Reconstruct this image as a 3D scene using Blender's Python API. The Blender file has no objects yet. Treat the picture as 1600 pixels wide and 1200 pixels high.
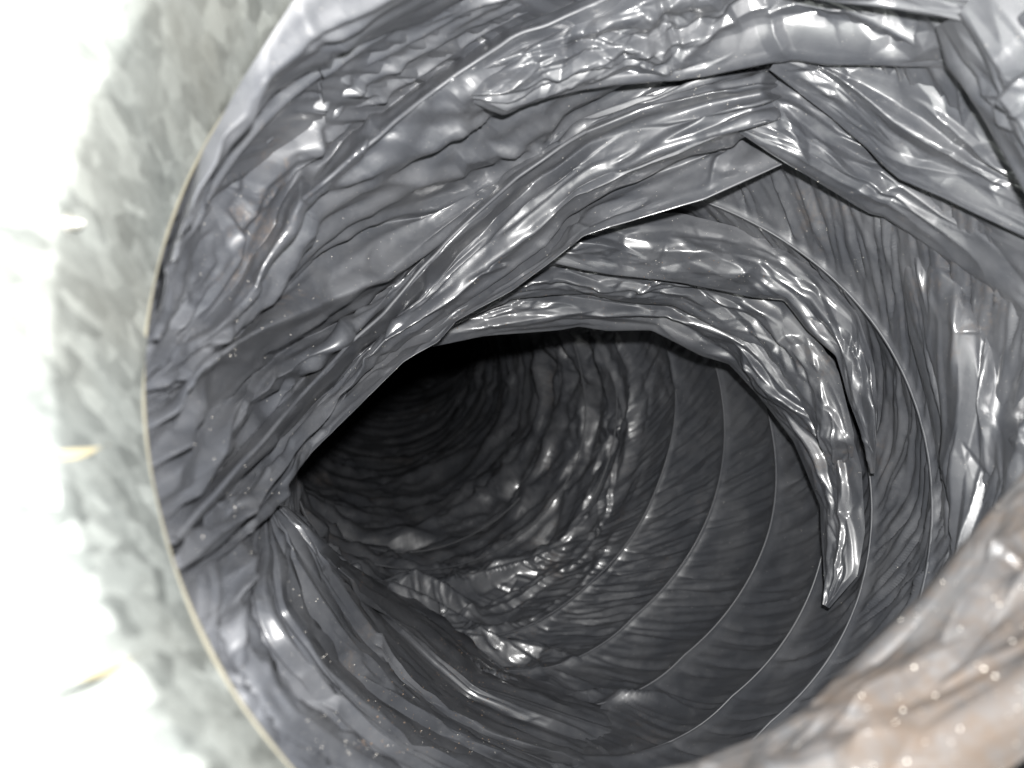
import bpy, math
import numpy as np

# ------------------------------------------------------------------ camera, light, exposure
scene = bpy.context.scene
cam_data = bpy.data.cameras.new('camera')
cam = bpy.data.objects.new('camera', cam_data)
scene.collection.objects.link(cam)
cam.location = (0, 0, 0)
cam.rotation_euler = (math.radians(90), 0, 0)
cam_data.sensor_width = 36.0
cam_data.lens = 27.0
cam_data.clip_start = 0.002
cam_data.clip_end = 10.0
cam_data.dof.use_dof = True
cam_data.dof.focus_distance = 0.275
cam_data.dof.aperture_fstop = 14.0
scene.camera = cam

world = bpy.data.worlds.new('World')
scene.world = world
world.use_nodes = True
wbg = world.node_tree.nodes['Background']
wbg.inputs[0].default_value = (0.75, 0.85, 1.0, 1)
wbg.inputs[1].default_value = 0.10

flash_data = bpy.data.lights.new('phone_flash', 'POINT')
flash_data.shadow_soft_size = 0.0035
flash_data.energy = 9.0
flash_data.color = (1.0, 0.985, 0.965)
flash = bpy.data.objects.new('phone_flash', flash_data)
scene.collection.objects.link(flash)
flash.location = (0.008, 0.0, 0.019)

scene.view_settings.view_transform = 'Standard'
scene.view_settings.look = 'None'
scene.view_settings.exposure = 0.0
scene.view_settings.gamma = 1.0
scene.view_settings.use_curve_mapping = False
scene.render.engine = 'CYCLES'
scene.cycles.max_bounces = 6
scene.cycles.use_denoising = True

MM = 0.001
FPX = 1200.0           # focal length in photo pixels (27 mm lens on 36 mm, 1600 px wide)
rng = np.random.default_rng(7)


# ------------------------------------------------------------------ numpy helpers (millimetres: x right, y down, z into the duct)
def world_xyz(P):
    """millimetre frame -> Blender metres"""
    P = np.asarray(P, float)
    return np.stack([P[..., 0], P[..., 2], -P[..., 1]], -1) * MM


def at(px, py, z):
    px, py, z = np.broadcast_arrays(np.asarray(px, float), np.asarray(py, float), np.asarray(z, float))
    return np.stack([(px - 800) / FPX * z, (py - 600) / FPX * z, z], -1)


def project(P):
    return 800 + FPX * P[..., 0] / P[..., 2], 600 + FPX * P[..., 1] / P[..., 2]


def hash2(ix, iy, seed):
    h = (ix.astype(np.int64) * 374761393 + iy.astype(np.int64) * 668265263 + seed * 2147483647 + 1013904223) & 0xffffffff
    h = ((h ^ (h >> 13)) * 1274126177) & 0xffffffff
    h = (h ^ (h >> 16)) & 0xffffffff
    h2 = (h * 2654435761 + 12345) & 0xffffffff
    h2 = (h2 ^ (h2 >> 15)) & 0xffffffff
    return h / 4294967296.0, h2 / 4294967296.0


def cell2(x, y, seed, k):
    """softened squared distance to the nearest jittered cell point"""
    ix = np.floor(x); iy = np.floor(y)
    ds = []
    for dx in (-1, 0, 1):
        for dy in (-1, 0, 1):
            cx = ix + dx; cy = iy + dy
            a, b = hash2(cx, cy, seed)
            ds.append((cx + a - x) ** 2 + (cy + b - y) ** 2)
    m = np.minimum.reduce(ds)
    acc = np.zeros_like(x)
    for d in ds:
        acc += np.exp(-k * (d - m))
    return m - np.log(acc) / k


def crumple(x, y, cell, seed, k=80.0):
    """piecewise planar folds with sharp creases: difference of two cell fields"""
    x = x / cell; y = y / cell
    return (cell2(x, y, seed, k) - cell2(x + 31.7, y - 17.3, seed + 91, k)) * cell


def vnoise(x, y, cell, seed):
    x = x / cell; y = y / cell
    ix = np.floor(x); iy = np.floor(y)
    fx = x - ix; fy = y - iy
    fx = fx * fx * (3 - 2 * fx); fy = fy * fy * (3 - 2 * fy)
    v = 0
    for dx in (0, 1):
        for dy in (0, 1):
            a, _ = hash2(ix + dx, iy + dy, seed)
            v = v + a * (fx if dx else 1 - fx) * (fy if dy else 1 - fy)
    return v * 2 - 1


def smooth1(a, n, axis):
    """small triangular blur along an axis (rounds creases), ends kept"""
    for _ in range(n):
        b = np.moveaxis(a, axis, 0).copy()
        c = b.copy()
        c[1:-1] = 0.25 * b[:-2] + 0.5 * b[1:-1] + 0.25 * b[2:]
        a = np.moveaxis(c, 0, axis)
    return a


def resample(pts, n, rough=1):
    pts = np.asarray(pts, float)
    seg = np.r_[0, np.cumsum(np.hypot(*np.diff(pts[:, :2], axis=0).T))]
    u = np.linspace(0, seg[-1], n)
    out = np.stack([np.interp(u, seg, pts[:, i]) for i in range(pts.shape[1])], -1)
    return smooth1(out, rough, 0)


def crease_field(u, v, n, angle, lens, widths, slopes, seed, ulim=None, vlim=None):
    """sum of straight tent-shaped creases, flat on both sides, in millimetres"""
    g = np.random.default_rng(seed)
    h = np.zeros_like(u)
    ulim = ulim or (u.min(), u.max()); vlim = vlim or (v.min(), v.max())
    for _ in range(n):
        cu = g.uniform(*ulim); cv = g.uniform(*vlim); an = g.normal(0, angle)
        ln = g.uniform(*lens); wd = g.uniform(*widths); ht = wd * g.uniform(*slopes) * g.choice([1, 1, -1]); st = g.uniform(0.3, 1.0)
        m = (np.abs(u - cu) < ln + wd) & (np.abs(v - cv) < ln + wd)
        du = u[m] - cu; dv = v[m] - cv
        al = np.abs(du * math.cos(an) + dv * math.sin(an)); ac = -du * math.sin(an) + dv * math.cos(an)
        tent = np.clip(1 - np.where(ac > 0, ac, -ac / st) / (wd * np.clip(1.2 - al / ln, 0.05, 1)), 0, 1)
        h[m] += ht * tent * np.clip((1 - al / ln) * 2.5, 0, 1)
    return h


def normals(G):
    du = np.gradient(G, axis=0); dv = np.gradient(G, axis=1)
    n = np.cross(du, dv)
    n /= np.linalg.norm(n, axis=-1, keepdims=True) + 1e-12
    return n


def poly_dist(px, py, line):
    """distance in px to a polyline, signed side and position along it (0..1)"""
    line = np.asarray(line, float)
    best = np.full(px.shape, 1e9); side = np.zeros(px.shape); pos = np.zeros(px.shape)
    L = np.r_[0, np.cumsum(np.hypot(*np.diff(line[:, :2], axis=0).T))]
    for i in range(len(line) - 1):
        a = line[i, :2]; b = line[i + 1, :2]; d = b - a; l2 = d @ d
        t = np.clip(((px - a[0]) * d[0] + (py - a[1]) * d[1]) / l2, 0, 1)
        qx = px - a[0] - t * d[0]; qy = py - a[1] - t * d[1]
        dd = np.hypot(qx, qy)
        m = dd < best
        best = np.where(m, dd, best)
        side = np.where(m, np.sign(d[0] * qy - d[1] * qx), side)
        pos = np.where(m, (L[i] + t * math.sqrt(l2)) / L[-1], pos)
    return best, side, pos


# ------------------------------------------------------------------ scene helpers
def link(o, parent=None):
    scene.collection.objects.link(o)
    if parent is not None:
        o.parent = parent
    return o


def empty(name, label, cat):
    o = bpy.data.objects.new(name, None)
    link(o)
    o.empty_display_size = 0.02
    o['label'] = label
    o['category'] = cat
    return o


def mesh_object(name, verts_m, faces, mat, parent=None, smooth=True):
    me = bpy.data.meshes.new(name)
    verts_m = np.asarray(verts_m, np.float32).reshape(-1, 3)
    faces = np.asarray(faces, np.int32)
    k = faces.shape[1]
    me.vertices.add(len(verts_m)); me.vertices.foreach_set('co', verts_m.ravel())
    me.loops.add(faces.size); me.loops.foreach_set('vertex_index', faces.ravel())
    me.polygons.add(len(faces)); me.polygons.foreach_set('loop_start', np.arange(0, faces.size, k, dtype=np.int32))
    me.update(calc_edges=True); me.validate()
    if smooth:
        me.polygons.foreach_set('use_smooth', np.ones(len(me.polygons), bool))
    me.materials.append(mat)
    o = bpy.data.objects.new(name, me)
    return link(o, parent)


def grid_faces(nu, nv, wrap_u=False):
    i = np.arange(nu if wrap_u else nu - 1); j = np.arange(nv - 1)
    I, J = np.meshgrid(i, j, indexing='ij')
    I2 = (I + 1) % nu
    return np.stack([I * nv + J, I2 * nv + J, I2 * nv + J + 1, I * nv + J + 1], -1).reshape(-1, 4)


def grid_object(name, G, mat, parent, wrap_u=False):
    nu, nv = G.shape[:2]
    return mesh_object(name, world_xyz(G), grid_faces(nu, nv, wrap_u), mat, parent)


def tube_object(name, path, radius, mat, parent, closed=False, sides=10):
    """round wire along a path given in millimetres"""
    path = np.asarray(path, float); n = len(path)
    if closed:
        t = np.roll(path, -1, 0) - np.roll(path, 1, 0)
    else:
        t = np.gradient(path, axis=0)
    t /= np.linalg.norm(t, axis=1, keepdims=True)
    ref = np.array([0.3, 0.2, 1.0])
    a = np.cross(t, ref); a /= np.linalg.norm(a, axis=1, keepdims=True)
    b = np.cross(t, a)
    ph = np.linspace(0, 2 * math.pi, sides, endpoint=False)
    r = np.broadcast_to(np.asarray(radius, float), (n,))
    V = path[:, None] + r[:, None, None] * (a[:, None] * np.cos(ph)[None, :, None] + b[:, None] * np.sin(ph)[None, :, None])
    nn = n if closed else n - 1
    I, J = np.meshgrid(np.arange(nn), np.arange(sides), indexing='ij')
    I2 = (I + 1) % n; J2 = (J + 1) % sides
    F = np.stack([I * sides + J, I2 * sides + J, I2 * sides + J2, I * sides + J2], -1).reshape(-1, 4)
    return mesh_object(name, world_xyz(V), F, mat, parent)


# ------------------------------------------------------------------ materials
def new_mat(name):
    m = bpy.data.materials.new(name)
    m.use_nodes = True
    nt = m.node_tree
    return m, nt, nt.nodes, nt.links, nt.nodes['Principled BSDF']


def film_material(name, dirt=0.25, bump=0.5, dirt_mix=0.5, base=(0.0300, 0.0320, 0.0365), rough=0.46, soil=(0.080, 0.060, 0.046)):
    m, nt, N, L, bs = new_mat(name)
    tc = N.new('ShaderNodeTexCoord')
    def noise(scale, detail, rgh=0.6):
        n = N.new('ShaderNodeTexNoise'); n.inputs['Scale'].default_value = scale
        n.inputs['Detail'].default_value = detail; n.inputs['Roughness'].default_value = rgh
        L.new(tc.outputs['Object'], n.inputs['Vector']); return n
    def ramp(src, p0, p1):
        r = N.new('ShaderNodeMapRange'); r.inputs['From Min'].default_value = p0
        r.inputs['From Max'].default_value = p1; r.interpolation_type = 'SMOOTHSTEP'
        L.new(src, r.inputs['Value']); return r.outputs['Result']
    def math_node(op, a, b):
        n = N.new('ShaderNodeMath'); n.operation = op
        for i, v in enumerate((a, b)):
            if isinstance(v, (int, float)): n.inputs[i].default_value = v
            else: L.new(v, n.inputs[i])
        return n.outputs[0]
    def mix(fac, a, b):
        n = N.new('ShaderNodeMix'); n.data_type = 'RGBA'
        if isinstance(fac, (int, float)): n.inputs[0].default_value = fac
        else: L.new(fac, n.inputs[0])
        for i, v in ((6, a), (7, b)):
            if isinstance(v, tuple): n.inputs[i].default_value = (*v, 1)
            else: L.new(v, n.inputs[i])
        return n.outputs[2]
    # thin grey dust film over black polythene
    dust = ramp(noise(38, 9, 0.72).outputs['Fac'], 0.38, 0.66)
    col = mix(dust, tuple(c * 1.25 for c in base), (base[0] * 1.85, base[1] * 1.8, base[2] * 1.72))
    # brown dirt in patches with a broken edge
    big = noise(14, 4, 0.6).outputs['Fac']; grit = noise(420, 3, 0.7).outputs['Fac']
    d = ramp(math_node('ADD', big, math_node('MULTIPLY', math_node('SUBTRACT', grit, 0.5), 0.35)), 0.66 - dirt * 0.55, 0.80 - dirt * 0.35)
    col = mix(math_node('MULTIPLY', d, dirt_mix), col, soil)
    # pale fine specks
    sp = ramp(noise(1500, 2, 0.5).outputs['Fac'], 0.70, 0.76)
    col = mix(math_node('MULTIPLY', sp, 0.35), col, (0.30, 0.28, 0.25))
    L.new(col, bs.inputs['Base Color'])
    rr = math_node('ADD', math_node('MULTIPLY', dust, 0.16), rough - 0.05)
    rr = math_node('ADD', rr, math_node('MULTIPLY', d, 0.22))
    L.new(rr, bs.inputs['Roughness'])
    bs.inputs['IOR'].default_value = 1.52
    bs.inputs['Coat Weight'].default_value = 0.5
    bs.inputs['Coat Roughness'].default_value = 0.17
    # fine surface texture only; the folds are geometry
    fine = noise(1400, 2, 0.5).outputs['Fac']
    hh = math_node('ADD', math_node('MULTIPLY', fine, 0.02), math_node('MULTIPLY', grit, 0.03))
    b = N.new('ShaderNodeBump'); b.inputs['Strength'].default_value = bump
    b.inputs['Distance'].default_value = 0.0012
    L.new(hh, b.inputs['Height']); L.new(b.outputs[0], bs.inputs['Normal'])
    return m


M_film = film_material('black polythene film', dirt=-0.02, bump=0.5)
M_tube = film_material('black polythene film dusty', dirt=0.10, bump=0.5)
M_flap = film_material('dirty polythene film', dirt=0.64, bump=0.5, dirt_mix=0.95, base=(0.0165, 0.0168, 0.0178), rough=0.62, soil=(0.0285, 0.0200, 0.0138))
M_flap.node_tree.nodes['Principled BSDF'].inputs['Coat Weight'].default_value = 0.03
M_flap.node_tree.nodes['Principled BSDF'].inputs['IOR'].default_value = 1.38
M_wire = film_material('coated wire', dirt=0.10, bump=0.3, rough=0.5)
M_wire.node_tree.nodes['Principled BSDF'].inputs['Coat Weight'].default_value = 0.0


def galvanised_material():
    m, nt, N, L, bs = new_mat('galvanised steel')
    at_ = N.new('ShaderNodeAttribute'); at_.attribute_name = 'sheet_uv'
    co = at_.outputs['Vector']
    def vor(scale, feat='F1'):
        v = N.new('ShaderNodeTexVoronoi'); v.feature = feat; v.inputs['Scale'].default_value = scale
        w = N.new('ShaderNodeTexNoise'); w.inputs['Scale'].default_value = scale * 1.3; w.inputs['Detail'].default_value = 3
        L.new(co, w.inputs['Vector'])
        mx = N.new('ShaderNodeMix'); mx.data_type = 'VECTOR'; mx.inputs[0].default_value = 0.0015
        L.new(co, mx.inputs[4]); L.new(w.outputs['Color'], mx.inputs[5])
        L.new(mx.outputs[1], v.inputs['Vector'])
        return v
    v1 = vor(330); v2 = vor(760)
    sep = N.new('ShaderNodeSeparateColor'); L.new(v1.outputs['Color'], sep.inputs[0])
    sep2 = N.new('ShaderNodeSeparateColor'); L.new(v2.outputs['Color'], sep2.inputs[0])
    n1 = N.new('ShaderNodeTexNoise'); n1.inputs['Scale'].default_value = 26; n1.inputs['Detail'].default_value = 5
    L.new(co, n1.inputs['Vector'])
    def M(op, a, b):
        n = N.new('ShaderNodeMath'); n.operation = op
        for i, v in enumerate((a, b)):
            if isinstance(v, (int, float)): n.inputs[i].default_value = v
            else: L.new(v, n.inputs[i])
        return n.outputs[0]
    f = M('ADD', M('MULTIPLY', sep.outputs[0], 0.5), M('ADD', M('MULTIPLY', sep2.outputs[1], 0.25), M('MULTIPLY', n1.outputs['Fac'], 0.4)))
    cr = N.new('ShaderNodeValToRGB')
    cr.color_ramp.elements[0].position = 0.25; cr.color_ramp.elements[0].color = (0.140, 0.152, 0.146, 1)
    cr.color_ramp.elements[1].position = 0.95; cr.color_ramp.elements[1].color = (0.275, 0.293, 0.280, 1)
    L.new(f, cr.inputs[0])
    # faint brown staining
    n2 = N.new('ShaderNodeTexNoise'); n2.inputs['Scale'].default_value = 17; n2.inputs['Detail'].default_value = 6
    mp = N.new('ShaderNodeMapping'); mp.inputs['Location'].default_value = (1.7, 0.4, 2.2)
    L.new(co, mp.inputs[0]); L.new(mp.outputs[0], n2.inputs['Vector'])
    rr = N.new('ShaderNodeMapRange'); rr.inputs['From Min'].default_value = 0.52; rr.inputs['From Max'].default_value = 0.75
    L.new(n2.outputs['Fac'], rr.inputs['Value'])
    mx = N.new('ShaderNodeMix'); mx.data_type = 'RGBA'
    L.new(M('MULTIPLY', rr.outputs[0], 0.35), mx.inputs[0]); L.new(cr.outputs[0], mx.inputs[6])
    mx.inputs[7].default_value = (0.15, 0.13, 0.095, 1)
    L.new(mx.outputs[2], bs.inputs['Base Color'])
    bs.inputs['Metallic'].default_value = 0.75
    L.new(M('ADD', M('MULTIPLY', sep.outputs[1], 0.22), 0.46), bs.inputs['Roughness'])
    b = N.new('ShaderNodeBump'); b.inputs['Strength'].default_value = 0.10; b.inputs['Distance'].default_value = 0.0012
    L.new(M('ADD', M('MULTIPLY', sep.outputs[2], 0.30), M('ADD', v1.outputs['Distance'], M('MULTIPLY', n1.outputs['Fac'], 0.8))), b.inputs['Height'])
    L.new(b.outputs[0], bs.inputs['Normal'])
    return m


def plain_material(name, col, rough, metallic=0.0):
    m, nt, N, L, bs = new_mat(name)
    n = N.new('ShaderNodeTexNoise'); n.inputs['Scale'].default_value = 240; n.inputs['Detail'].default_value = 4
    tc = N.new('ShaderNodeTexCoord'); L.new(tc.outputs['Object'], n.inputs['Vector'])
    cr = N.new('ShaderNodeValToRGB')
    cr.color_ramp.elements[0].color = (*[c * 0.7 for c in col], 1)
    cr.color_ramp.elements[1].color = (*[min(1, c * 1.25) for c in col], 1)
    L.new(n.outputs['Fac'], cr.inputs[0]); L.new(cr.outputs[0], bs.inputs['Base Color'])
    bs.inputs['Roughness'].default_value = rough; bs.inputs['Metallic'].default_value = metallic
    return m


M_galv = galvanised_material()
M_edge = plain_material('cut steel edge', (0.055, 0.051, 0.036), 0.8, 0.0)
M_screw = plain_material('zinc screw', (0.7, 0.68, 0.62), 0.28, 0.9)
M_stain = plain_material('brass coloured burr', (0.30, 0.265, 0.17), 0.5, 0.3)
M_speck = plain_material('pale dust', (0.55, 0.52, 0.47), 0.6)
M_grit = plain_material('brown grit', (0.13, 0.085, 0.055), 0.5)

# ------------------------------------------------------------------ duct axis (bends away to the left)
AX = np.array([[37.7962, -32.9428, 59.5657, -40.2616],
               [-12.9905, 148.3608, -119.8889, 25.1977],
               [134.1417, 432.7302, -355.2735, 128.0124]])
RAD = 100.0
RING_T = [0.3243, 0.5302, 0.7362, 0.9421, 1.1480, 1.3539, 1.5598]


def build_axis():
    t = np.linspace(0, 1.5598, 600)
    A = (AX @ np.stack([t ** k for k in range(4)])).T
    d = A[-1] - A[-2]; step = np.linalg.norm(d); d /= step
    left = np.array([1.0, -0.15, 0.25]); left -= d * (left @ d); left /= np.linalg.norm(left)  # far run beyond the last ring turned back right, shaped to go dark
    pts = [A[-1]]; R = 1000.0; n = 440; ds = 2.0
    for i in range(1, n):
        a = i * ds / R
        pts.append(A[-1] + R * (math.sin(a) * d + (1 - math.cos(a)) * left))
    full = np.vstack([A, pts[1:]])
    s = np.r_[0, np.cumsum(np.linalg.norm(np.diff(full, axis=0), axis=1))]
    return full, s, t


AXP, AXS, AXT = build_axis()
S_RINGS = [float(np.interp(t, AXT, AXS[:len(AXT)])) for t in RING_T]
TAN = np.gradient(AXP, axis=0); TAN /= np.linalg.norm(TAN, axis=1, keepdims=True)


def axis_frame(s):
    c = np.stack([np.interp(s, AXS, AXP[:, i]) for i in range(3)], -1)
    t = np.stack([np.interp(s, AXS, TAN[:, i]) for i in range(3)], -1)
    t /= np.linalg.norm(t, axis=-1, keepdims=True)
    up = np.array([0.0, -1.0, 0.0])
    r = np.cross(up, t); r = -r / np.linalg.norm(r, axis=-1, keepdims=True)     # to the right
    u = np.cross(t, r); u = u / np.linalg.norm(u, axis=-1, keepdims=True)
    u = np.where((u[..., 1:2] > 0), -u, u)
    r = np.where((r[..., 0:1] < 0), -r, r)
    return c, t, r, u


C0, N0, R0, U0 = [a for a in axis_frame(np.array(0.0))]


def collar_radius(th):
    return 98.0 - 1.8 * np.sin(th)


def axis_inward(P):
    """unit vector from a point towards the duct axis"""
    shp = P.shape[:-1]
    Q = P.reshape(-1, 3)
    best = np.full(len(Q), 1e18); idx = np.zeros(len(Q), int)
    for i in range(0, len(AXP), 8):
        d = ((Q - AXP[i]) ** 2).sum(1)
        m = d < best; best[m] = d[m]; idx[m] = i
    v = AXP[idx] - Q
    v /= np.linalg.norm(v, axis=1, keepdims=True) + 1e-9
    return v.reshape(*shp, 3)


# ------------------------------------------------------------------ the galvanised collar
collar = empty('galvanised_collar', 'mottled galvanised steel collar round the mouth of the black duct', 'duct collar')


def collar_point(th, s, r):
    return C0 + N0 * s[..., None] + r[..., None] * (R0 * np.cos(th)[..., None] + U0 * np.sin(th)[..., None])


def collar_wall():
    nth, ns = 480, 90
    th = np.linspace(0, 2 * math.pi, nth, endpoint=False)
    prof_s = np.r_[np.linspace(0, -29, 40), np.linspace(-30, -80, 50)]
    prof_r = np.where(prof_s > -29.5, 0.0, (-29.5 - prof_s) * 0.55)  # outer part flared towards the flash, shaped to burn out white
    TH, S = np.meshgrid(th, prof_s, indexing='ij')
    R = prof_r[None] + collar_radius(TH)
    a = TH * RAD
    R += 0.25 * vnoise(a, S, 22, 3) + 0.05 * vnoise(a, S, 6, 4)
    # lap of the rolled sheet along the collar: one side stands 0.6 mm proud
    lap = math.radians(183.5)
    R -= 0.7 / (1 + np.exp(-(TH - lap) * 500)) * np.exp(-np.maximum(TH - lap, 0) * 9)
    o = grid_object('sheet_wall', collar_point(TH, S, R), M_galv, collar, wrap_u=True)
    at_ = o.data.attributes.new('sheet_uv', 'FLOAT_VECTOR', 'POINT')
    at_.data.foreach_set('vector', np.stack([R * np.cos(TH), R * np.sin(TH), S * 0.45], -1).astype(np.float32).ravel() * MM)
    return o


collar_wall()
# the cut edge of the sheet: a thin rounded lip
th = np.linspace(0, 2 * math.pi, 420, endpoint=False)
zr = np.zeros_like(th)
tube_object('cut_edge', collar_point(th, zr + 0.2, collar_radius(th) + 0.1), 0.46 + 0.08 * vnoise(th * 100, zr, 9, 77), M_edge, collar, closed=True, sides=12)


def collar_hit(px, py):
    """point of the collar cylinder behind a photo pixel, and its inward normal"""
    d = at(px, py, 1.0)
    z = 20.0
    while z < 300:
        q = d * z - C0
        rad = q - N0 * (q @ N0)
        if np.linalg.norm(rad) >= collar_radius(math.atan2(rad @ U0, rad @ R0)): break
        z += 0.1
    return d * z, -rad / np.linalg.norm(rad)


def lathe(name, base, axis, prof, mat, parent, sides=20):
    axis = axis / np.linalg.norm(axis)
    a = np.cross(axis, [0.2, 0.9, 0.3]); a /= np.linalg.norm(a); b = np.cross(axis, a)
    ph = np.linspace(0, 2 * math.pi, sides, endpoint=False)
    V = np.array([[base + axis * h + r * (a * math.cos(p) + b * math.sin(p)) for (h, r) in prof] for p in ph])
    return mesh_object(name, world_xyz(V), grid_faces(sides, len(prof), True), mat, parent)


q, nrm = collar_hit(104, 348)
lathe('screw', q, nrm, [(-0.5, 1.2), (0.3, 1.2), (0.45, 0.8), (0.9, 0.75), (1.0, 0.95), (1.25, 0.7), (1.4, 0.85), (1.7, 0.6), (2.1, 0.3), (2.4, 0.04)], M_screw, collar)


def burr(p0, p1, w0, w1, lift):
    """a curled sliver of sheet standing off the collar wall between two photo points"""
    n = 24; t = np.linspace(0, 1, n)
    rows = []
    for ti in t:
        x = p0[0] + (p1[0] - p0[0]) * ti; y = p0[1] + (p1[1] - p0[1]) * ti + 6 * math.sin(ti * 3)
        q, nn = collar_hit(x, y)
        w = (w0 + (w1 - w0) * ti) * math.sin(math.pi * min(1, ti * 1.2 + .04)) ** .6
        across = np.cross(nn, N0); across /= np.linalg.norm(across)
        rows.append([q + nn * (0.2 + lift * math.sin(math.pi * k / 5) * (0.5 + ti)) + across * (k / 5 - .5) * w for k in range(6)])
    return grid_object('metal_burr', np.array(rows), M_stain, collar)


burr((95, 1062), (228, 1020), 0.7, 1.1, 0.15)
burr((82, 712), (172, 692), 1.5, 0.8, 0.1)

# ------------------------------------------------------------------ the flexible duct
duct = empty('flexible_duct', 'crumpled black polythene flexible duct with wire coil bending away to the left', 'duct')


def displace(G, amount, toward):
    return G + toward * amount[..., None]


# radiating ridges on the lower wall, photo pixels, (height mm, half width px)
TUBE_RIDGES = [
    ([(470, 815), (492, 866), (560, 939), (650, 982), (744, 1071), (815, 1090), (880, 1112)], 9, 20),
    ([(480, 812), (503, 867), (579, 897), (640, 908), (740, 950)], 8, 16),
    ([(500, 895), (560, 955), (640, 1025), (720, 1085), (800, 1130)], 6, 16),
    ([(560, 905), (660, 945), (760, 1000), (840, 1040)], 6, 14),
    ([(620, 985), (700, 1045), (800, 1100), (900, 1128)], 5, 13),
    ([(700, 985), (800, 1010), (900, 1030)], 4, 12),
    ([(520, 830), (600, 846), (700, 842), (780, 855)], 5, 14),
    ([(640, 1010), (720, 1000), (800, 1008), (880, 1018)], 4, 11),
    ([(860, 1098), (940, 1085), (1030, 1090), (1080, 1110)], 4, 12),
    ([(640, 900), (740, 905), (830, 880), (900, 850)], 4, 12),
]


def bend_offset(TH, S):
    lower = np.clip(np.cos(TH - 4.1) - 0.35, 0, 0.4) / 0.4 * np.clip((S - 4) / 30, 0, 1) * np.clip((300 - S) / 60, 0, 1)
    return 7 * lower + 16 * np.clip(-np.cos(TH - 0.25) - 0.55, 0, 1) / 0.45 * np.clip((S - 4) / 40, 0, 1) * np.clip((330 - S) / 120, 0, 1)


def tube_film():
    ns, nth = 760, 860
    s = np.r_[np.linspace(1.5, 340, 560), 341 + (AXS[-1] - 346) * np.linspace(0, 1, 220) ** 1.5]
    # start the seam at the upper left, under the folds
    th = math.radians(140) + np.linspace(0, 2 * math.pi, nth)
    S, TH = np.meshgrid(s, th, indexing='ij')
    c, t, r, u = axis_frame(s)
    ARC = (TH - math.pi) * RAD
    sr = np.array([-45.0, 20.0] + S_RINGS + [S_RINGS[-1] + 38 * k for k in range(1, 24)])
    ks = np.searchsorted(sr, s) - 1
    a0 = sr[ks]; a1 = sr[np.minimum(ks + 1, len(sr) - 1)]
    ph = np.clip((s - a0) / np.maximum(a1 - a0, 1), 0, 1)
    sag = np.sin(math.pi * ph) ** 0.8
    Rr = RAD + 2.4 * sag[:, None] * (1 + 0.5 * vnoise(ARC, S, 40, 11))
    dring = np.minimum(np.abs(s - a0), np.abs(a1 - s))
    Rr -= (1.0 * np.exp(-(dring / 1.4) ** 2) + 0.35 * np.exp(-(dring / 4.0)))[:, None] * (1 - 0.35 * np.clip((S - 150) / 100, 0, 1)) * (1 - 0.8 * np.clip((S - 300) / 60, 0, 1))
    # inside of the bend is drawn back behind the gathered folds
    Rr += bend_offset(TH, S)
    Rr += 4.5 * vnoise(ARC, S, 70, 5) * np.minimum(1, S / 40)
    # slanted fine wrinkles between the rings
    w = np.minimum(1, dring / 5.0)[:, None]
    x = ARC + 1.05 * S; y = S - 0.45 * ARC
    deep = np.clip((S - 250) / 70, 0, 1)
    wr = crumple(x / 1.0, y / 5.0, 7.0, 21) * 0.42 + crumple(x, y / 6.0, 3.6, 22) * 0.50 + crumple(x, y / 5, 2.0, 23) * 0.34
    calm = 0.55 + 0.45 * vnoise(ARC, S, 35, 9)
    Rr += wr * w * calm * (1 - 0.5 * deep)
    # heavier crumples on the floor and in the far part
    floor = np.clip((-np.sin(TH) - 0.25) / 0.5, 0, 1) * np.clip((-np.cos(TH) + 0.45) / 0.5, 0, 1)
    big = crumple(ARC, S * 1.1, 30, 31) * 0.55 + crumple(ARC + 0.5 * S, S, 14, 32) * 0.42
    Rr += big * 0.42 * floor * (1 - deep) * w
    pl = np.maximum(1 - 2.2 * np.abs(vnoise((ARC + 0.5 * S) / 5.0, S, 22, 41)), 0) ** 1.4 * 6.0
    pl += np.maximum(1 - 2.6 * np.abs(vnoise((ARC + 0.2 * S) / 4.0, S, 12, 42)), 0) ** 1.4 * 2.6
    tri = crumple(ARC / 1.6, S, 11, 44) * np.clip(2.2 * vnoise(ARC, S, 34, 45) - 0.25, 0, 1)
    mid = np.clip((S - 292) / 30, 0, 1) * np.clip((560 - S) / 120, 0, 1)
    Rr -= (pl - 3.0) * deep * 0.8
    Rr += tri * 0.6 * deep
    Rr += mid * (crumple((ARC + 0.35 * S) / 3.2, S, 28, 46) * 0.6 + crumple(ARC / 1.8 + 0.3 * S, S, 13, 47) * 0.28)
    # long pull lines and short creases (v runs along the duct, u round it)
    Rr += crease_field(S + 0.0, ARC + 0.9 * S, 700, 0.10, (8, 28), (0.9, 2.6), (0.5, 0.9), 771, ulim=(20, 330), vlim=(-60, 520)) * w
    Rr += crease_field(ARC + 0.0, S + 0.0, 90, 0.35, (10, 40), (3, 8), (0.4, 0.8), 772, ulim=(120, 420), vlim=(300, 520)) * deep * 0.7
    G = c[:, None] + Rr[..., None] * (r[:, None] * np.cos(TH)[..., None] + u[:, None] * np.sin(TH)[..., None])
    px, py = project(G)
    inward = -(r[:, None] * np.cos(TH)[..., None] + u[:, None] * np.sin(TH)[..., None])
    add = np.zeros_like(S)
    for line, hgt, wid in TUBE_RIDGES:
        d, sd, pos = poly_dist(px, py, line)
        e = np.clip(np.minimum(pos, 1 - pos) * 6, 0, 1)
        prof = np.clip(1 - d / np.where(sd > 0, wid, wid * 0.7), 0, 1) ** 1.3
        add = np.maximum(add, hgt * prof * (0.35 + 0.65 * e))
    facing = (np.sin(TH) < 0.35) & (S < 330)
    G = G + inward * (add * facing)[..., None]
    return grid_object('film_sleeve', G, M_tube, duct)


tube_film()

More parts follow.
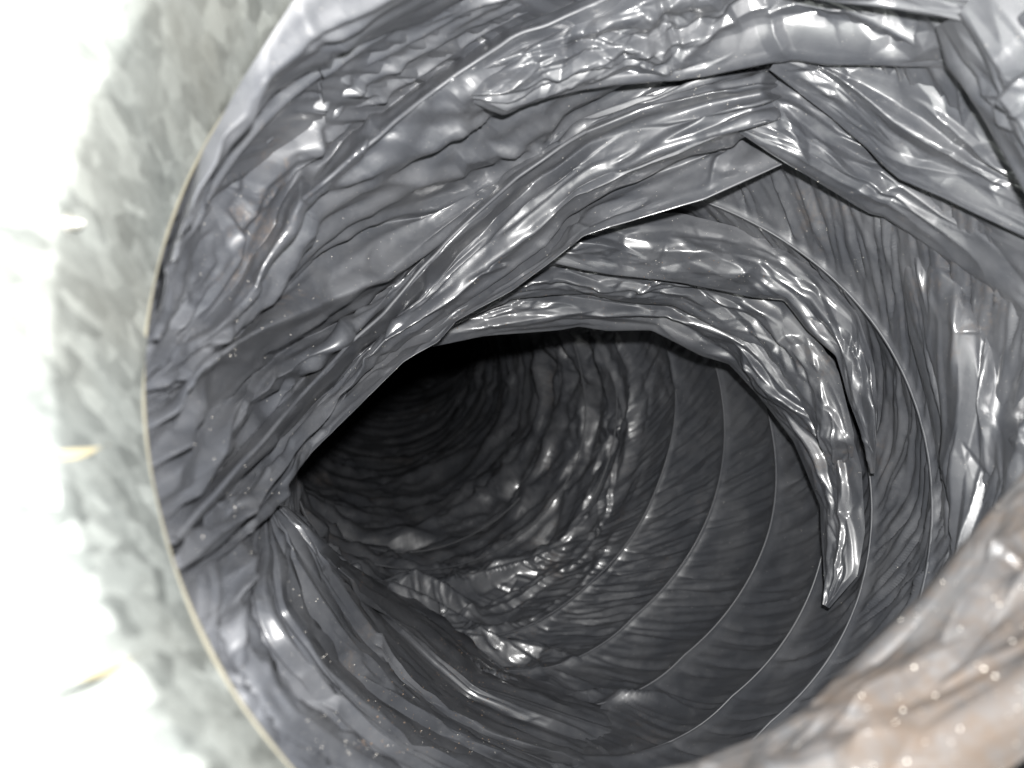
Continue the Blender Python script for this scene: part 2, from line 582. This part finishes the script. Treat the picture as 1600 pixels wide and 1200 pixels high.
# added cap closing the far end of the run so it stays dark
c, t, r, u = axis_frame(np.array([AXS[-1] - 6]))
th = np.linspace(0, 2 * math.pi, 48, endpoint=False)
G = np.stack([c[0] + RAD * k * (r[0] * np.cos(th)[:, None] + u[0] * np.sin(th)[:, None]) for k in np.linspace(1.06, 0.01, 8)], 1)
grid_object('film_cap', G, M_tube, duct, wrap_u=True)

# wire coil, one object a turn
for k, sr in enumerate(S_RINGS + [S_RINGS[-1] + 38 * i for i in range(1, 3)]):
    th = math.radians(140) + np.linspace(0, 2 * math.pi, 260, endpoint=False)
    c, t, r, u = axis_frame(np.full_like(th, sr))
    rad = RAD - 1.0 + 4.5 * vnoise((th - math.pi) * RAD, np.full_like(th, sr), 70, 5) * min(1, sr / 40) + bend_offset(th, np.full_like(th, sr)) * 1.06
    P = c + rad[:, None] * (r * np.cos(th)[:, None] + u * np.sin(th)[:, None])
    tube_object('wire_ring', P, 0.5, M_wire, duct, closed=True)


def rim_depth(px, py):
    """depth of the collar's rim plane along a photo ray"""
    d = at(px, py, 1.0)
    return float((C0 @ N0) / (d @ N0))


# ------------------------------------------------------------------ folds of film (lofted through crease curves)
def loft(name, curves, n, subs, seed, crump=((9, 3.0, 0.5), (4, 2.5, 0.3)), round_v=2, round_u=2, tuck=(9, 10), shear=0.0,
         ridges=(), mat=None, label=None, wave=1.0, tension=((15, 9.0, 0.16), (7, 7.0, 0.18)), creases=20, angle=0.6, pulls=16, calm=None, steep=1.0):
    """curves: crease lines (photo px, px, depth mm) from the hidden back edge to the front lip.
    crump: (cell mm, stretch along the fold, height)."""
    C = [at(*resample(cv, n).T) for cv in curves]
    if tuck:
        lip = C[-1]
        out = -axis_inward(lip)
        ends = np.linspace(0, 1, n); ends = np.clip(np.minimum(ends, 1 - ends) * 12, 0.05, 1)[:, None]
        C.append(lip + (np.array([0, 0, 1.0]) * tuck[0] * 0.35 + out * tuck[1] * 0.15) * ends)
        C.append(lip + (np.array([0, 0, 1.0]) * tuck[0] + out * tuck[1]) * ends)
    if isinstance(subs, int):
        subs = [subs] * (len(curves) - 1)
    subs = list(subs) + ([4, 8] if tuck else [])
    rows = []
    for a, b, m in zip(C[:-1], C[1:], subs):
        for k in range(m):
            f = k / m
            rows.append(a * (1 - f) + b * f)
    rows.append(C[-1])
    G = np.stack(rows, 1)
    G = smooth1(G, round_v, 1); G = smooth1(G, round_u, 0)
    du = np.linalg.norm(np.diff(G, axis=0), axis=-1).mean(1); dv = np.linalg.norm(np.diff(G, axis=1), axis=-1).mean(0)
    u = np.r_[0, np.cumsum(du)][:, None] + np.zeros(G.shape[:2]); v = np.r_[0, np.cumsum(dv)][None] + np.zeros(G.shape[:2])
    Gs = G
    for ax_ in (0, 1):                       # displacement follows the broad form, not each pleat
        w_ = 31 if ax_ == 0 else 25
        pad = [(0, 0)] * 3; pad[ax_] = (w_ // 2 + 1, w_ // 2)
        cs = np.cumsum(np.pad(Gs, pad, mode='edge'), axis=ax_)
        Gs = (np.take(cs, range(w_, cs.shape[ax_]), ax_) - np.take(cs, range(0, cs.shape[ax_] - w_), ax_)) / w_
    nn = normals(Gs)
    view = -G / np.linalg.norm(G, axis=-1, keepdims=True)
    mid = nn[n // 2, G.shape[1] // 3] @ view[n // 2, G.shape[1] // 3]
    if mid < 0: nn = -nn
    x = u + shear * v; y = v
    wx = x + 1.2 * vnoise(x, y, 24, seed + 5); wy = y + 1.0 * vnoise(x, y, 24, seed + 6)
    h = np.zeros_like(u)
    for i, (cell, st, amp) in enumerate(crump):
        patch = 1.0 if cell > 8 else np.clip(-0.25 + 2.2 * vnoise(x, y, 17, seed + 40 + i), 0.0, 1.0)
        h += crumple(wx / st, wy, cell, seed + 10 * i) * amp * patch
    for i, (cell, st, amp) in enumerate(tension):       # sharp crested pull wrinkles along the fold
        r_ = vnoise(x / st, y + 0.03 * x + 0.6 * vnoise(x, y, 40, seed + 340), cell, seed + 300 + i)
        r2 = vnoise(x / st + 71.3, y, cell * 1.3, seed + 320 + i)
        h += amp * cell * (np.maximum(1 - 3.0 * np.abs(r_), 0) ** 1.5 * np.clip(0.5 + 1.5 * r2, 0, 1))
    h += steep * crease_field(u, v, creases, angle, (5, 17), (1.8, 5.0), (0.22, 0.48), seed + 900)      # short crisp creases
    h += steep * crease_field(u, v, pulls, 0.14, (16, 48), (2.0, 5.5), (0.40, 0.75), seed + 950)        # long straight pull lines
    h *= 0.7 + 0.4 * (0.5 + 0.5 * vnoise(x, y, 30, seed + 7))
    h += wave * vnoise(x, y, 30, seed + 8)
    h *= np.clip((v + 0.3) / 7.0, 0, 1) * np.clip((u + 0.5) / 14.0, 0.05, 1)
    if tuck:
        lip_v = v[:, sum(subs[:-2])][:, None]
        h *= np.clip(np.abs(lip_v - v) / 10.0 + 0.08, 0, 1) * (v < lip_v) + 0.08 * (v >= lip_v)
    if calm:                                  # tighter, flatter film over the first rows
        h[:, :calm[0]] *= calm[1]; h = smooth1(h, 3, 1)
    if ridges:
        px, py = project(G)
        for line, hgt, wid in ridges:
            d, sd, pos = poly_dist(px, py, line)
            e = np.clip(np.minimum(pos, 1 - pos) * 5, 0, 1)
            h += hgt * np.clip(1 - d / np.where(sd > 0, wid, wid * 0.6), 0, 1) * (0.25 + 0.75 * e)
    G = G + nn * h[..., None]
    o = grid_object(name, G, mat or M_film, duct)
    if label: o['label'] = label
    return o, G


AXL = np.vstack([C0 - N0 * np.arange(60, 0, -2.0)[:, None], AXP[:700]])


def wall(px, py):
    """depth at which a photo ray meets the round duct wall"""
    d = at(px, py, 1.0)
    z = 60.0
    while z < 430:
        if ((AXL - d * z) ** 2).sum(1).min() >= RAD ** 2: break
        z += 1.0
    return z


def on_rim(x, y, lap=False):
    """start of a crease at the collar: lapped over the lip on the upper side, tucked behind it below"""
    if lap:
        dx, dy = 1134 - x, 620 - y
        l = math.hypot(dx, dy)
        x2, y2 = x, y
        for k in range(60):                      # walk inwards to the lip, then a little past it
            x2, y2 = x + 3 * k * dx / l, y + 3 * k * dy / l
            q = at(x2, y2, rim_depth(x2, y2)) - C0
            if np.linalg.norm(q) < 95.8 - 1.8 * (q @ U0) / 98.0: break
        x, y = x + 20 * dx / l, y + 20 * dy / l
        return [(x, y, float(collar_hit(x, y)[0][2]) - 0.9), (x2, y2, rim_depth(x2, y2) - 2.2)]
    return [(x, y, rim_depth(x, y) + 5.0)]


LAP = [(226, 480), (236, 420), (256, 350), (300, 224), (368, 104), (440, -8), (548, -126), (692, -236)]
RIMC = [on_rim(213, 590)[0], on_rim(215, 530)[0]] + [on_rim(x, y, True)[0] for x, y in LAP]
RIM2 = [on_rim(213, 594)[0], on_rim(216, 536)[0]] + [on_rim(x, y, True)[1] for x, y in LAP]
E0 = [*on_rim(213, 598), (250, 500, 143), (262, 450, 145), (272, 400, 148), (302, 300, 152), (347, 222, 155), (420, 143, 159), (510, 98, 163), (596, 50, 167), (678, 8, 170), (760, -40, 172), (860, -90, 172)]
V0 = [*on_rim(213, 602), (258, 510, 149), (270, 460, 152), (286, 410, 158), (320, 315, 165), (362, 238, 169), (428, 156, 173), (516, 108, 176), (602, 60, 179), (684, 18, 181), (770, -34, 182), (870, -84, 182)]
VA0 = [*on_rim(213, 606), (262, 548, 150), (322, 500, 168), (362, 455, 178), (388, 428, 184), (396, 404, 186), (428, 344, 187),
       (450, 300, 189), (486, 270, 196), (544, 218, 200), (668, 120, 204), (790, 42, 202), (932, -16, 196), (1050, -76, 190)]
EDA = [*on_rim(213, 612), (280, 562, 141), (336, 522, 158), (374, 478, 169), (400, 452, 172), (412, 424, 172), (446, 360, 173), (465, 319, 175), (500, 292, 182), (556, 240, 186), (680, 139, 192), (800, 60, 191), (942, 0, 187), (1060, -60, 182)]
VAB = [*on_rim(214, 640), (306, 586, 160), (376, 526, 188), (430, 458, 204), (500, 389, 219), (580, 350, 234), (650, 332, 244), (740, 291, 246), (800, 268, 246), (860, 228, 241), (930, 185, 233), (1010, 150, 226), (1110, 110, 220), (1280, 90, 236)]
RI1 = [*on_rim(214, 690), (262, 636, 138), (306, 576, 150), (360, 540, 163), (410, 512, 180), (470, 486, 202), (520, 467, 217), (600, 426, 231), (680, 366, 238), (760, 305, 240), (840, 258, 236), (920, 195, 228), (1000, 160, 222), (1110, 125, 216), (1280, 100, 234)]
VA1 = [*on_rim(217, 745), (292, 672, 153), (346, 626, 178), (425, 558, 213), (495, 520, 235), (565, 490, 247), (628, 434, 251), (688, 362, 250), (765, 303, 247), (845, 246, 241), (925, 196, 232), (1005, 162, 226), (1110, 128, 219), (1280, 106, 236)]
RB2 = [*on_rim(224, 790), (292, 757, 143), (330, 720, 160), (362, 680, 173), (400, 628, 190), (460, 574, 215), (530, 528, 234), (600, 468, 243), (660, 406, 245), (720, 342, 245), (790, 280, 241), (858, 238, 236), (928, 198, 229), (1008, 164, 223), (1110, 132, 217), (1280, 112, 238)]
VRB = [*on_rim(238, 838), (362, 716, 179), (456, 612, 223), (532, 530, 245), (590, 480, 250), (632, 432, 251), (684, 370, 248), (734, 326, 245), (798, 270, 239), (850, 238, 235), (912, 201, 228), (1000, 168, 222), (1110, 140, 216), (1190, 126, 214), (1290, 124, 240)]
RIB = [*on_rim(246, 856), (274, 845, 124), (375, 726, 166), (469, 621, 211), (544, 539, 235), (600, 490, 240), (642, 442, 241), (695, 379, 239), (744, 334, 237), (807, 277, 231), (856, 244, 228), (916, 206, 222), (1000, 172, 217), (1110, 145, 212), (1190, 130, 211), (1290, 130, 240)]
VB = [*on_rim(250, 868), (286, 858, 133), (392, 738, 188), (486, 636, 232), (562, 554, 252), (618, 504, 256), (660, 457, 256), (713, 395, 253), (762, 352, 250), (824, 294, 245), (870, 264, 240), (925, 225, 233), (1005, 190, 226), (1110, 160, 219), (1190, 148, 216), (1290, 140, 240)]
C3 = [*on_rim(260, 896), (279, 883, 122), (330, 836, 144), (388, 788, 172), (440, 720, 200), (500, 650, 227), (560, 585, 243), (612, 516, 247), (660, 486, 248), (740, 440, 247), (830, 372, 243), (901, 313, 235), (969, 283, 231), (1060, 245, 224), (1150, 205, 215), (1197, 186, 211), (1250, 170, 242)]
V3 = [*on_rim(266, 912), (292, 898, 131), (345, 850, 157), (400, 800, 190), (432, 742, 214), (480, 670, 241), (560, 590, 259), (630, 535, 262), (690, 500, 263), (760, 452, 261), (845, 390, 257), (903, 325, 253), (972, 292, 248), (1065, 250, 242), (1155, 205, 236), (1200, 185, 236), (1290, 165, 248)]
E3 = [*on_rim(272, 950), (286, 941, 120), (327, 892, 139), (370, 845, 165), (410, 800, 191), (440, 766, 210), (487, 707, 229), (575, 621, 246), (631, 566, 251), (684, 535, 254), (712, 503, 254), (800, 455, 250), (875, 400, 243), (912, 371, 240), (1000, 342, 238), (1100, 313, 234), (1232, 254, 229), (1310, 228, 248)]

def relief(curve, dz):
    return [(x, y, z + dz * min(1.0, max(0.0, (x - 262) / 40.0)) * min(1.0, max(0.0, (660 - x) / 80.0))) for x, y, z in curve]


VAB = relief(VAB, 3); RI1 = relief(RI1, -3); VA1 = relief(VA1, 5); RB2 = relief(RB2, -2); VRB = relief(VRB, 5); RIB = relief(RIB, -3)
VB = relief(VB, 5); C3 = relief(C3, -3); V3 = relief(V3, -1)
loft('film_fold', [RIMC, RIM2, E0, V0, VA0, EDA, VAB, RI1, VA1, RB2, VRB, RIB, VB, C3, V3, E3], 640, [8, 28, 6, 44, 12, 40, 20, 24, 20, 22, 10, 8, 34, 14, 30], 101,
     crump=((14, 7.0, 0.16), (7.0, 2.2, 0.50), (3.5, 2.0, 0.2)), round_v=1, tuck=(16, 26), shear=0.0, wave=0.3, tension=((17, 14.0, 0.16), (9, 11.0, 0.20), (4.5, 9.0, 0.16)), creases=170, pulls=230, calm=(98, 0.65), steep=1.15,
     ridges=[
         ([(319, 606), (300, 645), (277, 681), (232, 740)], 2.2, 16),
         ([(575, 290), (650, 274), (716, 260), (721, 242), (834, 221), (880, 170)], 2.4, 16),
         ([(642, 225), (710, 191), (781, 180)], 2.0, 14),
         ([(570, 526), (610, 512), (660, 486), (740, 440)], 2.2, 16),
         ([(300, 880), (370, 810), (392, 770)], 1.6, 12),
         ([(512, 100), (494, 160), (485, 215), (482, 260), (440, 390)], 2.8, 22),
         ([(514, 102), (552, 124), (500, 190)], 2.6, 18),
         ([(595, 137), (580, 200), (555, 262)], 2.8, 20),
         ([(552, 138), (595, 137)], 2.0, 14),
         ([(455, 135), (430, 165), (405, 235)], 2.0, 14),
         ([(350, 330), (366, 365), (372, 420)], 1.8, 16),
     ],
     label='long diagonal pleats of film on the inside of the bend')

# coil turns showing as straight ridges through the pleats
for src, a, b in ((EDA, 7, 15), (RIB, 1, 12)):
    pts = np.array(resample(src[a:b], 160)); pts[:, 2] -= 0.2
    P = at(*pts.T)
    P += 0.35 * np.stack([vnoise(np.arange(160.), np.zeros(160), 9, 61 + i) for i in range(3)], -1)
    tube_object('wire_ring', P, 0.6, M_wire, duct)

# taut folds fanning out of the pinch towards the floor: (photo x, y) and height above the wall
FAN = [
    (8, [(268, 952), (290, 1022), (322, 1098), (386, 1190), (458, 1276)]),
    (-4, [(318, 925), (340, 965), (385, 1045), (450, 1125), (540, 1215)]),
    (-15, [(418, 826), (380, 900), (361, 958), (374, 1000), (398, 1036), (462, 1120), (575, 1184), (650, 1230)]),
    (-3, [(426, 822), (396, 900), (384, 960), (412, 1030), (480, 1108), (600, 1178), (670, 1220)]),
    (-13, [(430, 818), (414, 872), (404, 910), (412, 962), (436, 1010), (480, 1060), (540, 1120), (620, 1180), (690, 1215)]),
    (-4, [(433, 815), (424, 872), (422, 915), (430, 962), (456, 1000), (500, 1052), (556, 1116), (632, 1172), (710, 1210)]),
    (-15, [(436, 812), (434, 872), (438, 918), (444, 960), (468, 992), (504, 1046), (565, 1105), (645, 1160), (730, 1200)]),
    (-4, [(438, 808), (444, 862), (466, 925), (505, 990), (560, 1056), (630, 1120), (690, 1152), (760, 1186)]),
    (-19, [(438, 802), (457, 859), (499, 930), (540, 990), (580, 1034), (640, 1088), (710, 1140), (780, 1172)]),
    (-3, [(443, 803), (470, 860), (520, 930), (566, 988), (602, 1034), (660, 1088), (730, 1132), (800, 1166)]),
    (-18, [(448, 804), (500, 877), (545, 940), (579, 986), (612, 1026), (639, 1061), (705, 1113), (770, 1149), (830, 1168)]),
    (-3, [(453, 804), (505, 868), (562, 932), (620, 990), (676, 1044), (740, 1095), (800, 1124), (850, 1140)]),
    (-19, [(458, 805), (492, 866), (560, 939), (650, 982), (744, 1071), (815, 1090), (880, 1112)]),
    (-2, [(464, 805), (515, 866), (610, 924), (710, 986), (790, 1046), (850, 1068), (900, 1085)]),
    (-17, [(468, 804), (503, 867), (579, 897), (640, 908), (740, 950), (830, 1000), (910, 1050)]),
    (14, [(480, 804), (540, 850), (640, 880), (760, 930), (860, 985), (940, 1040)]),
]
def fan_curve(k, line, lift):
    pts = []
    (xa, ya), (xb, yb) = line[-2:]
    g_ = 130 / math.hypot(xb - xa, yb - ya)
    line = line + [(xb + (xb - xa) * g_, yb + (yb - ya) * g_)]
    line = [(line[0][0] - 16, line[0][1] - 14)] + line[1:]
    for i, (x, y) in enumerate(line):
        w_ = wall(x, y)
        f = i / (len(line) - 1)
        if w_ > 212: w_ = 212 + (w_ - 212) * min(1.0, lift + (1 - lift) * f * 1.1)        # drawn taut, clear of the wall near the pinch
        kk = 40.0 if f == 1 else k * (1 - 0.6 * f) if i else 2.0
        pts.append((x, y, max(w_ + kk, rim_depth(x, y) + 1.5)))
    return pts


ridge_lines = [l for k, l in FAN if k <= -9][:5]
fan = [fan_curve(8, FAN[0][1], 1.0)]
R_ = [resample(fan_curve((0, -7, -15, -22, -22)[i], l, 0.62), 60) for i, l in enumerate(ridge_lines)]
for a, b in zip(R_[:-1], R_[1:]):
    v_ = 0.6 * a + 0.4 * b
    v_[:, 2] = 0.3 * a[:, 2] + 0.7 * b[:, 2] + 5.0
    fan += [a.tolist(), v_.tolist()]
fan += [R_[-1].tolist(), fan_curve(-3, FAN[11][1], 0.86), fan_curve(-20, FAN[12][1], 0.82), fan_curve(16, FAN[13][1], 1.0)]
loft('film_fold', fan, 320, [36] + [10, 24] * (len(R_) - 1) + [14, 22, 16], 131, crump=((20, 7.0, 0.10), (10, 6.0, 0.10), (6.0, 2.4, 0.40)), round_v=1, tuck=None, mat=M_film, wave=0.3, tension=((12, 14.0, 0.22), (6, 12.0, 0.26)), creases=26, angle=0.3, pulls=60,
     label='taut film folds fanning out from the pinch at the lower left')

# upper band whose lip runs across the top
E1 = [(688, 146, 200), (755, 163, 200), (785, 178, 204), (837, 157, 205), (912, 142, 206), (1010, 132, 206), (1100, 122, 205), (1234, 94, 200), (1290, 102, 197), (1400, 104, 189), (1478, 106, 183)]
loft('film_fold', [
    [(690, 140, 197), (805, 66, 195), (945, 6, 190), (1070, -40, 184), (1234, -60, 177), (1400, -70, 168), (1500, -60, 160)],
    [(690, 144, 198), (815, 88, 193), (950, 45, 191), (1080, 15, 188), (1234, -10, 184), (1400, 0, 175), (1490, 20, 167)],
    [(690, 145, 199), (800, 130, 197), (930, 90, 196), (1080, 70, 196), (1200, 30, 191), (1400, 50, 182), (1482, 70, 174)],
    E1], 420, [20, 40, 46], 202, crump=((26, 2.4, 0.34), (12, 2.2, 0.22), (7.0, 1.6, 0.52), (3.5, 1.5, 0.2)), tuck=(12, 22), creases=60, angle=0.8, pulls=34,
    ridges=[([(930, 60), (990, 75), (1060, 95)], 2.2, 22), ([(940, 95), (1000, 105), (1060, 118)], 1.6, 14), ([(1195, 5), (1210, 60), (1234, 95)], 1.2, 24)],
    label='broad glossy film fold hanging along the top')

# right hand folds under it
loft('film_fold', [
    [(1225, 40, 203), (1300, 60, 200), (1400, 75, 194), (1480, 90, 187), (1540, 150, 184), (1620, 260, 178), (1720, 360, 168)],
    [(1215, 90, 204), (1310, 130, 205), (1400, 190, 201), (1500, 240, 195), (1640, 320, 180), (1720, 380, 172)],
    [(1202, 109, 207), (1240, 139, 211), (1300, 184, 212), (1356, 232, 211), (1379, 258, 210), (1405, 281, 208), (1476, 311, 200), (1600, 371, 186), (1700, 412, 175)]],
    300, [50, 50], 303, crump=((24, 4, 0.28), (10, 3.5, 0.18), (5, 2, 0.34)), tuck=(10, 18),
    label='smooth grey film fold slanting down at the upper right')
loft('film_fold', [
    [(1170, 100, 222), (1250, 130, 216), (1320, 180, 217), (1390, 245, 217), (1480, 295, 208), (1620, 350, 192), (1720, 400, 180)],
    [(1165, 190, 219), (1244, 211, 217), (1326, 247, 219), (1379, 262, 219), (1470, 330, 212), (1600, 430, 195), (1700, 500, 182)],
    [(1140, 198, 222), (1232, 255, 220), (1270, 277, 224), (1360, 334, 229), (1382, 339, 228), (1424, 367, 226), (1525, 446, 215), (1620, 530, 199), (1700, 600, 186)]],
    320, [30, 46], 404, crump=((24, 4, 0.28), (10, 3.5, 0.18), (5, 2, 0.34)), tuck=(10, 20),
    label='film fold with a pale crease below the upper right fold')
# long folds standing along the right hand wall
loft('film_fold', [
    [(1640, 430, 205), (1650, 560, 198), (1650, 700, 192), (1620, 880, 194), (1540, 1040, 200)],
    [(1545, 385, 226), (1552, 470, 216), (1548, 560, 214), (1545, 660, 214), (1540, 756, 214), (1520, 880, 213), (1470, 1000, 215)],
    [(1475, 365, 232), (1490, 440, 219), (1506, 520, 217), (1500, 620, 219), (1480, 740, 222), (1474, 860, 224), (1440, 990, 226)],
    [(1385, 300, 243), (1404, 400, 238), (1420, 520, 240), (1446, 620, 243), (1460, 690, 243), (1470, 756, 240), (1466, 860, 238), (1430, 980, 238)]],
    300, [40, 34, 40], 450, crump=((26, 3, 0.34), (10, 4, 0.34)), tuck=(8, 12), mat=M_tube,
    ridges=[([(1500, 440), (1505, 520), (1495, 600)], 1.2, 10)],
    label='upright film folds along the right wall beside the coil')
# outermost folds in the upper right corner
loft('film_fold', [
    [(1560, -60, 150), (1640, 40, 147), (1720, 200, 140), (1800, 380, 132)],
    [(1500, 20, 158), (1560, 110, 156), (1640, 250, 150), (1740, 420, 142)],
    [(1462, 42, 171), (1480, 104, 171), (1506, 138, 170), (1545, 196, 168), (1603, 302, 162), (1680, 420, 152)]],
    240, [46, 46], 505, crump=((18, 3, 0.26), (8, 3, 0.25)), tuck=(9, 18),
    label='out of focus film fold by the collar at the upper right')
loft('film_fold', [
    [(1180, -130, 166), (1400, -110, 164), (1530, -40, 159), (1600, 20, 153), (1660, 90, 147)],
    [(1200, -60, 168), (1400, -40, 165), (1520, 0, 158), (1600, 40, 151), (1660, 100, 145)],
    [(1230, -12, 174), (1290, 2, 172), (1400, 18, 167), (1520, 38, 158), (1610, 62, 150), (1690, 110, 142)]],
    240, [30, 30], 606, crump=((18, 3, 0.24), (8, 3, 0.2)), tuck=(8, 16),
    label='narrow film strip along the top right edge')

# sagging curtain between the coil turns
K1 = [(760, 462, 268), (800, 440, 270), (860, 412, 272), (916, 424, 276), (1025, 437, 282), (1071, 443, 284), (1172, 464, 284), (1225, 468, 281), (1262, 516, 277), (1307, 556, 271), (1326, 625, 268), (1350, 690, 266), (1362, 738, 271)]
loft('film_fold', [
    [(760, 420, 262), (860, 370, 266), (960, 335, 272), (1060, 332, 278), (1180, 362, 279), (1290, 432, 272), (1340, 490, 268), (1366, 570, 264), (1372, 640, 264), (1368, 700, 267), (1362, 739, 272)],
    [(762, 440, 263), (862, 392, 267), (960, 385, 273), (1060, 392, 277), (1180, 414, 277), (1265, 468, 272), (1322, 530, 267), (1346, 600, 264), (1358, 660, 264), (1362, 738, 271)],
    K1], 340, [30, 34], 707, crump=((18, 3.5, 0.26), (7.0, 1.8, 0.48), (3.5, 1.6, 0.22)), tuck=(5, 7), creases=45, pulls=30, mat=M_tube,
    label='upper sagging layer of the film curtain')
K2 = [(690, 532, 286), (712, 506, 288), (800, 468, 292), (860, 462, 296), (916, 460, 300), (987, 473, 304), (1051, 477, 305), (1097, 501, 306), (1184, 544, 305), (1229, 602, 301), (1281, 679, 294), (1300, 735, 296), (1314, 790, 302)]
loft('film_fold', [
    [(700, 470, 276), (800, 430, 280), (870, 400, 284), (1000, 415, 290), (1100, 425, 293), (1190, 440, 291), (1250, 490, 286), (1310, 580, 280), (1335, 680, 279), (1332, 735, 288), (1316, 790, 302)],
    [(696, 500, 280), (800, 450, 284), (870, 434, 288), (1000, 448, 294), (1080, 455, 297), (1185, 500, 296), (1245, 560, 290), (1300, 640, 284), (1312, 690, 285), (1318, 735, 291), (1315, 790, 302)],
    K2], 340, [30, 30], 808, crump=((18, 4, 0.26), (7.0, 1.8, 0.48), (3.5, 1.6, 0.22)), tuck=(5, 7), creases=45, pulls=30, mat=M_tube,
    label='middle sagging layer of the film curtain')
K3 = [(676, 542, 300), (755, 527, 306), (875, 517, 314), (905, 511, 316), (950, 518, 320), (1017, 518, 324), (1097, 557, 325), (1139, 569, 324), (1187, 621, 320), (1240, 689, 312), (1281, 790, 301), (1284, 860, 294), (1289, 944, 284)]
loft('film_fold', [
    [(690, 480, 290), (800, 440, 296), (900, 435, 302), (1040, 450, 308), (1170, 510, 306), (1250, 590, 298), (1320, 640, 288), (1346, 730, 282), (1352, 830, 278), (1340, 900, 277), (1296, 950, 281)],
    [(684, 515, 294), (790, 490, 300), (890, 480, 306), (1040, 490, 313), (1150, 540, 312), (1225, 620, 305), (1285, 700, 296), (1312, 780, 289), (1318, 850, 285), (1310, 905, 282), (1293, 948, 282)],
    K3], 380, [30, 34], 909, crump=((18, 4, 0.26), (7.0, 1.8, 0.48), (3.5, 1.6, 0.22)), tuck=(5, 7), creases=22, pulls=30, mat=M_tube,
    label='lowest film layer, its lip overhanging the dark run of the duct')

# loose dirty film bulging in front of the lens at the lower right
loft('film_flap', [
    [(960, 1330, 96), (1250, 1330, 92), (1500, 1260, 90), (1720, 1100, 92), (1900, 880, 98), (2000, 640, 110)],
    [(960, 1290, 100), (1230, 1260, 97), (1460, 1180, 95), (1660, 1010, 97), (1800, 820, 104), (1900, 620, 116)],
    [(960, 1250, 112), (1200, 1205, 106), (1400, 1080, 104), (1580, 900, 106), (1690, 780, 110), (1800, 600, 122)],
    [(960, 1215, 118), (1080, 1190, 118), (1180, 1150, 117), (1290, 1085, 116), (1345, 1015, 116), (1440, 925, 117), (1530, 815, 119), (1600, 738, 121), (1680, 650, 124), (1760, 540, 132)]],
    420, [40, 60, 50], 1001, crump=((30, 4.0, 0.40), (13, 3.5, 0.36), (5, 2.5, 0.3)), tuck=(14, 20), mat=M_flap, shear=0.4,
    ridges=[([(1290, 1200), (1380, 1100), (1470, 1010), (1560, 850), (1600, 780)], 3.0, 34), ([(1340, 1230), (1480, 1090), (1600, 1000)], 3.0, 40), ([(1180, 1190), (1260, 1130), (1340, 1040)], 2.0, 24)],
    label='dirty brown flap of film close to the lens')


# ------------------------------------------------------------------ dust and grit on the film
def specks(name, n, mat, smin, smax, region, seed, label):
    g = np.random.default_rng(seed)
    dg = bpy.context.evaluated_depsgraph_get()
    V = []; F = []
    octv = np.array([[1, 0, 0], [-1, 0, 0], [0, 1, 0], [0, -1, 0], [0, 0, 1], [0, 0, -1]], float)
    octf = np.array([[0, 2, 4], [2, 1, 4], [1, 3, 4], [3, 0, 4], [2, 0, 5], [1, 2, 5], [3, 1, 5], [0, 3, 5]])
    films = [o for o in duct.children if o.name.startswith('film_')]
    from mathutils import Vector
    made = 0
    for _ in range(n):
        x0, y0, x1, y1 = region[g.integers(len(region))]
        px = g.uniform(x0, x1); py = g.uniform(y0, y1)
        d = Vector(world_xyz(at(px, py, 1000.0))).normalized()
        hit, loc, nor, idx, ob, mw = scene.ray_cast(dg, Vector((0, 0, 0)), d)
        if not hit or not ob.name.startswith('film_'): continue
        r = g.uniform(smin, smax) * MM
        sc = r * g.uniform(0.6, 1.3, 3)
        V.append(octv * sc + np.array(loc)); F.append(octf + 6 * made); made += 1
    o = mesh_object(name, np.vstack(V), np.vstack(F), mat, duct, smooth=False)
    o['kind'] = 'stuff'; o['label'] = label
    return o


specks('dust_specks', 900, M_speck, 0.07, 0.17, [(300, 300, 900, 900), (850, 100, 1300, 560), (450, 800, 1100, 1180), (1000, 400, 1350, 900)], 5, 'pale dust specks caught on the film')
specks('brown_grit', 500, M_grit, 0.10, 0.30, [(560, 840, 900, 920), (680, 980, 860, 1060), (560, 1040, 820, 1180), (700, 400, 1200, 520)], 6, 'brown grit lying in the creases')
specks('dust_specks', 34, M_speck, 0.06, 0.22, [(1250, 880, 1600, 1200)], 8, 'bright specks on the film flap')
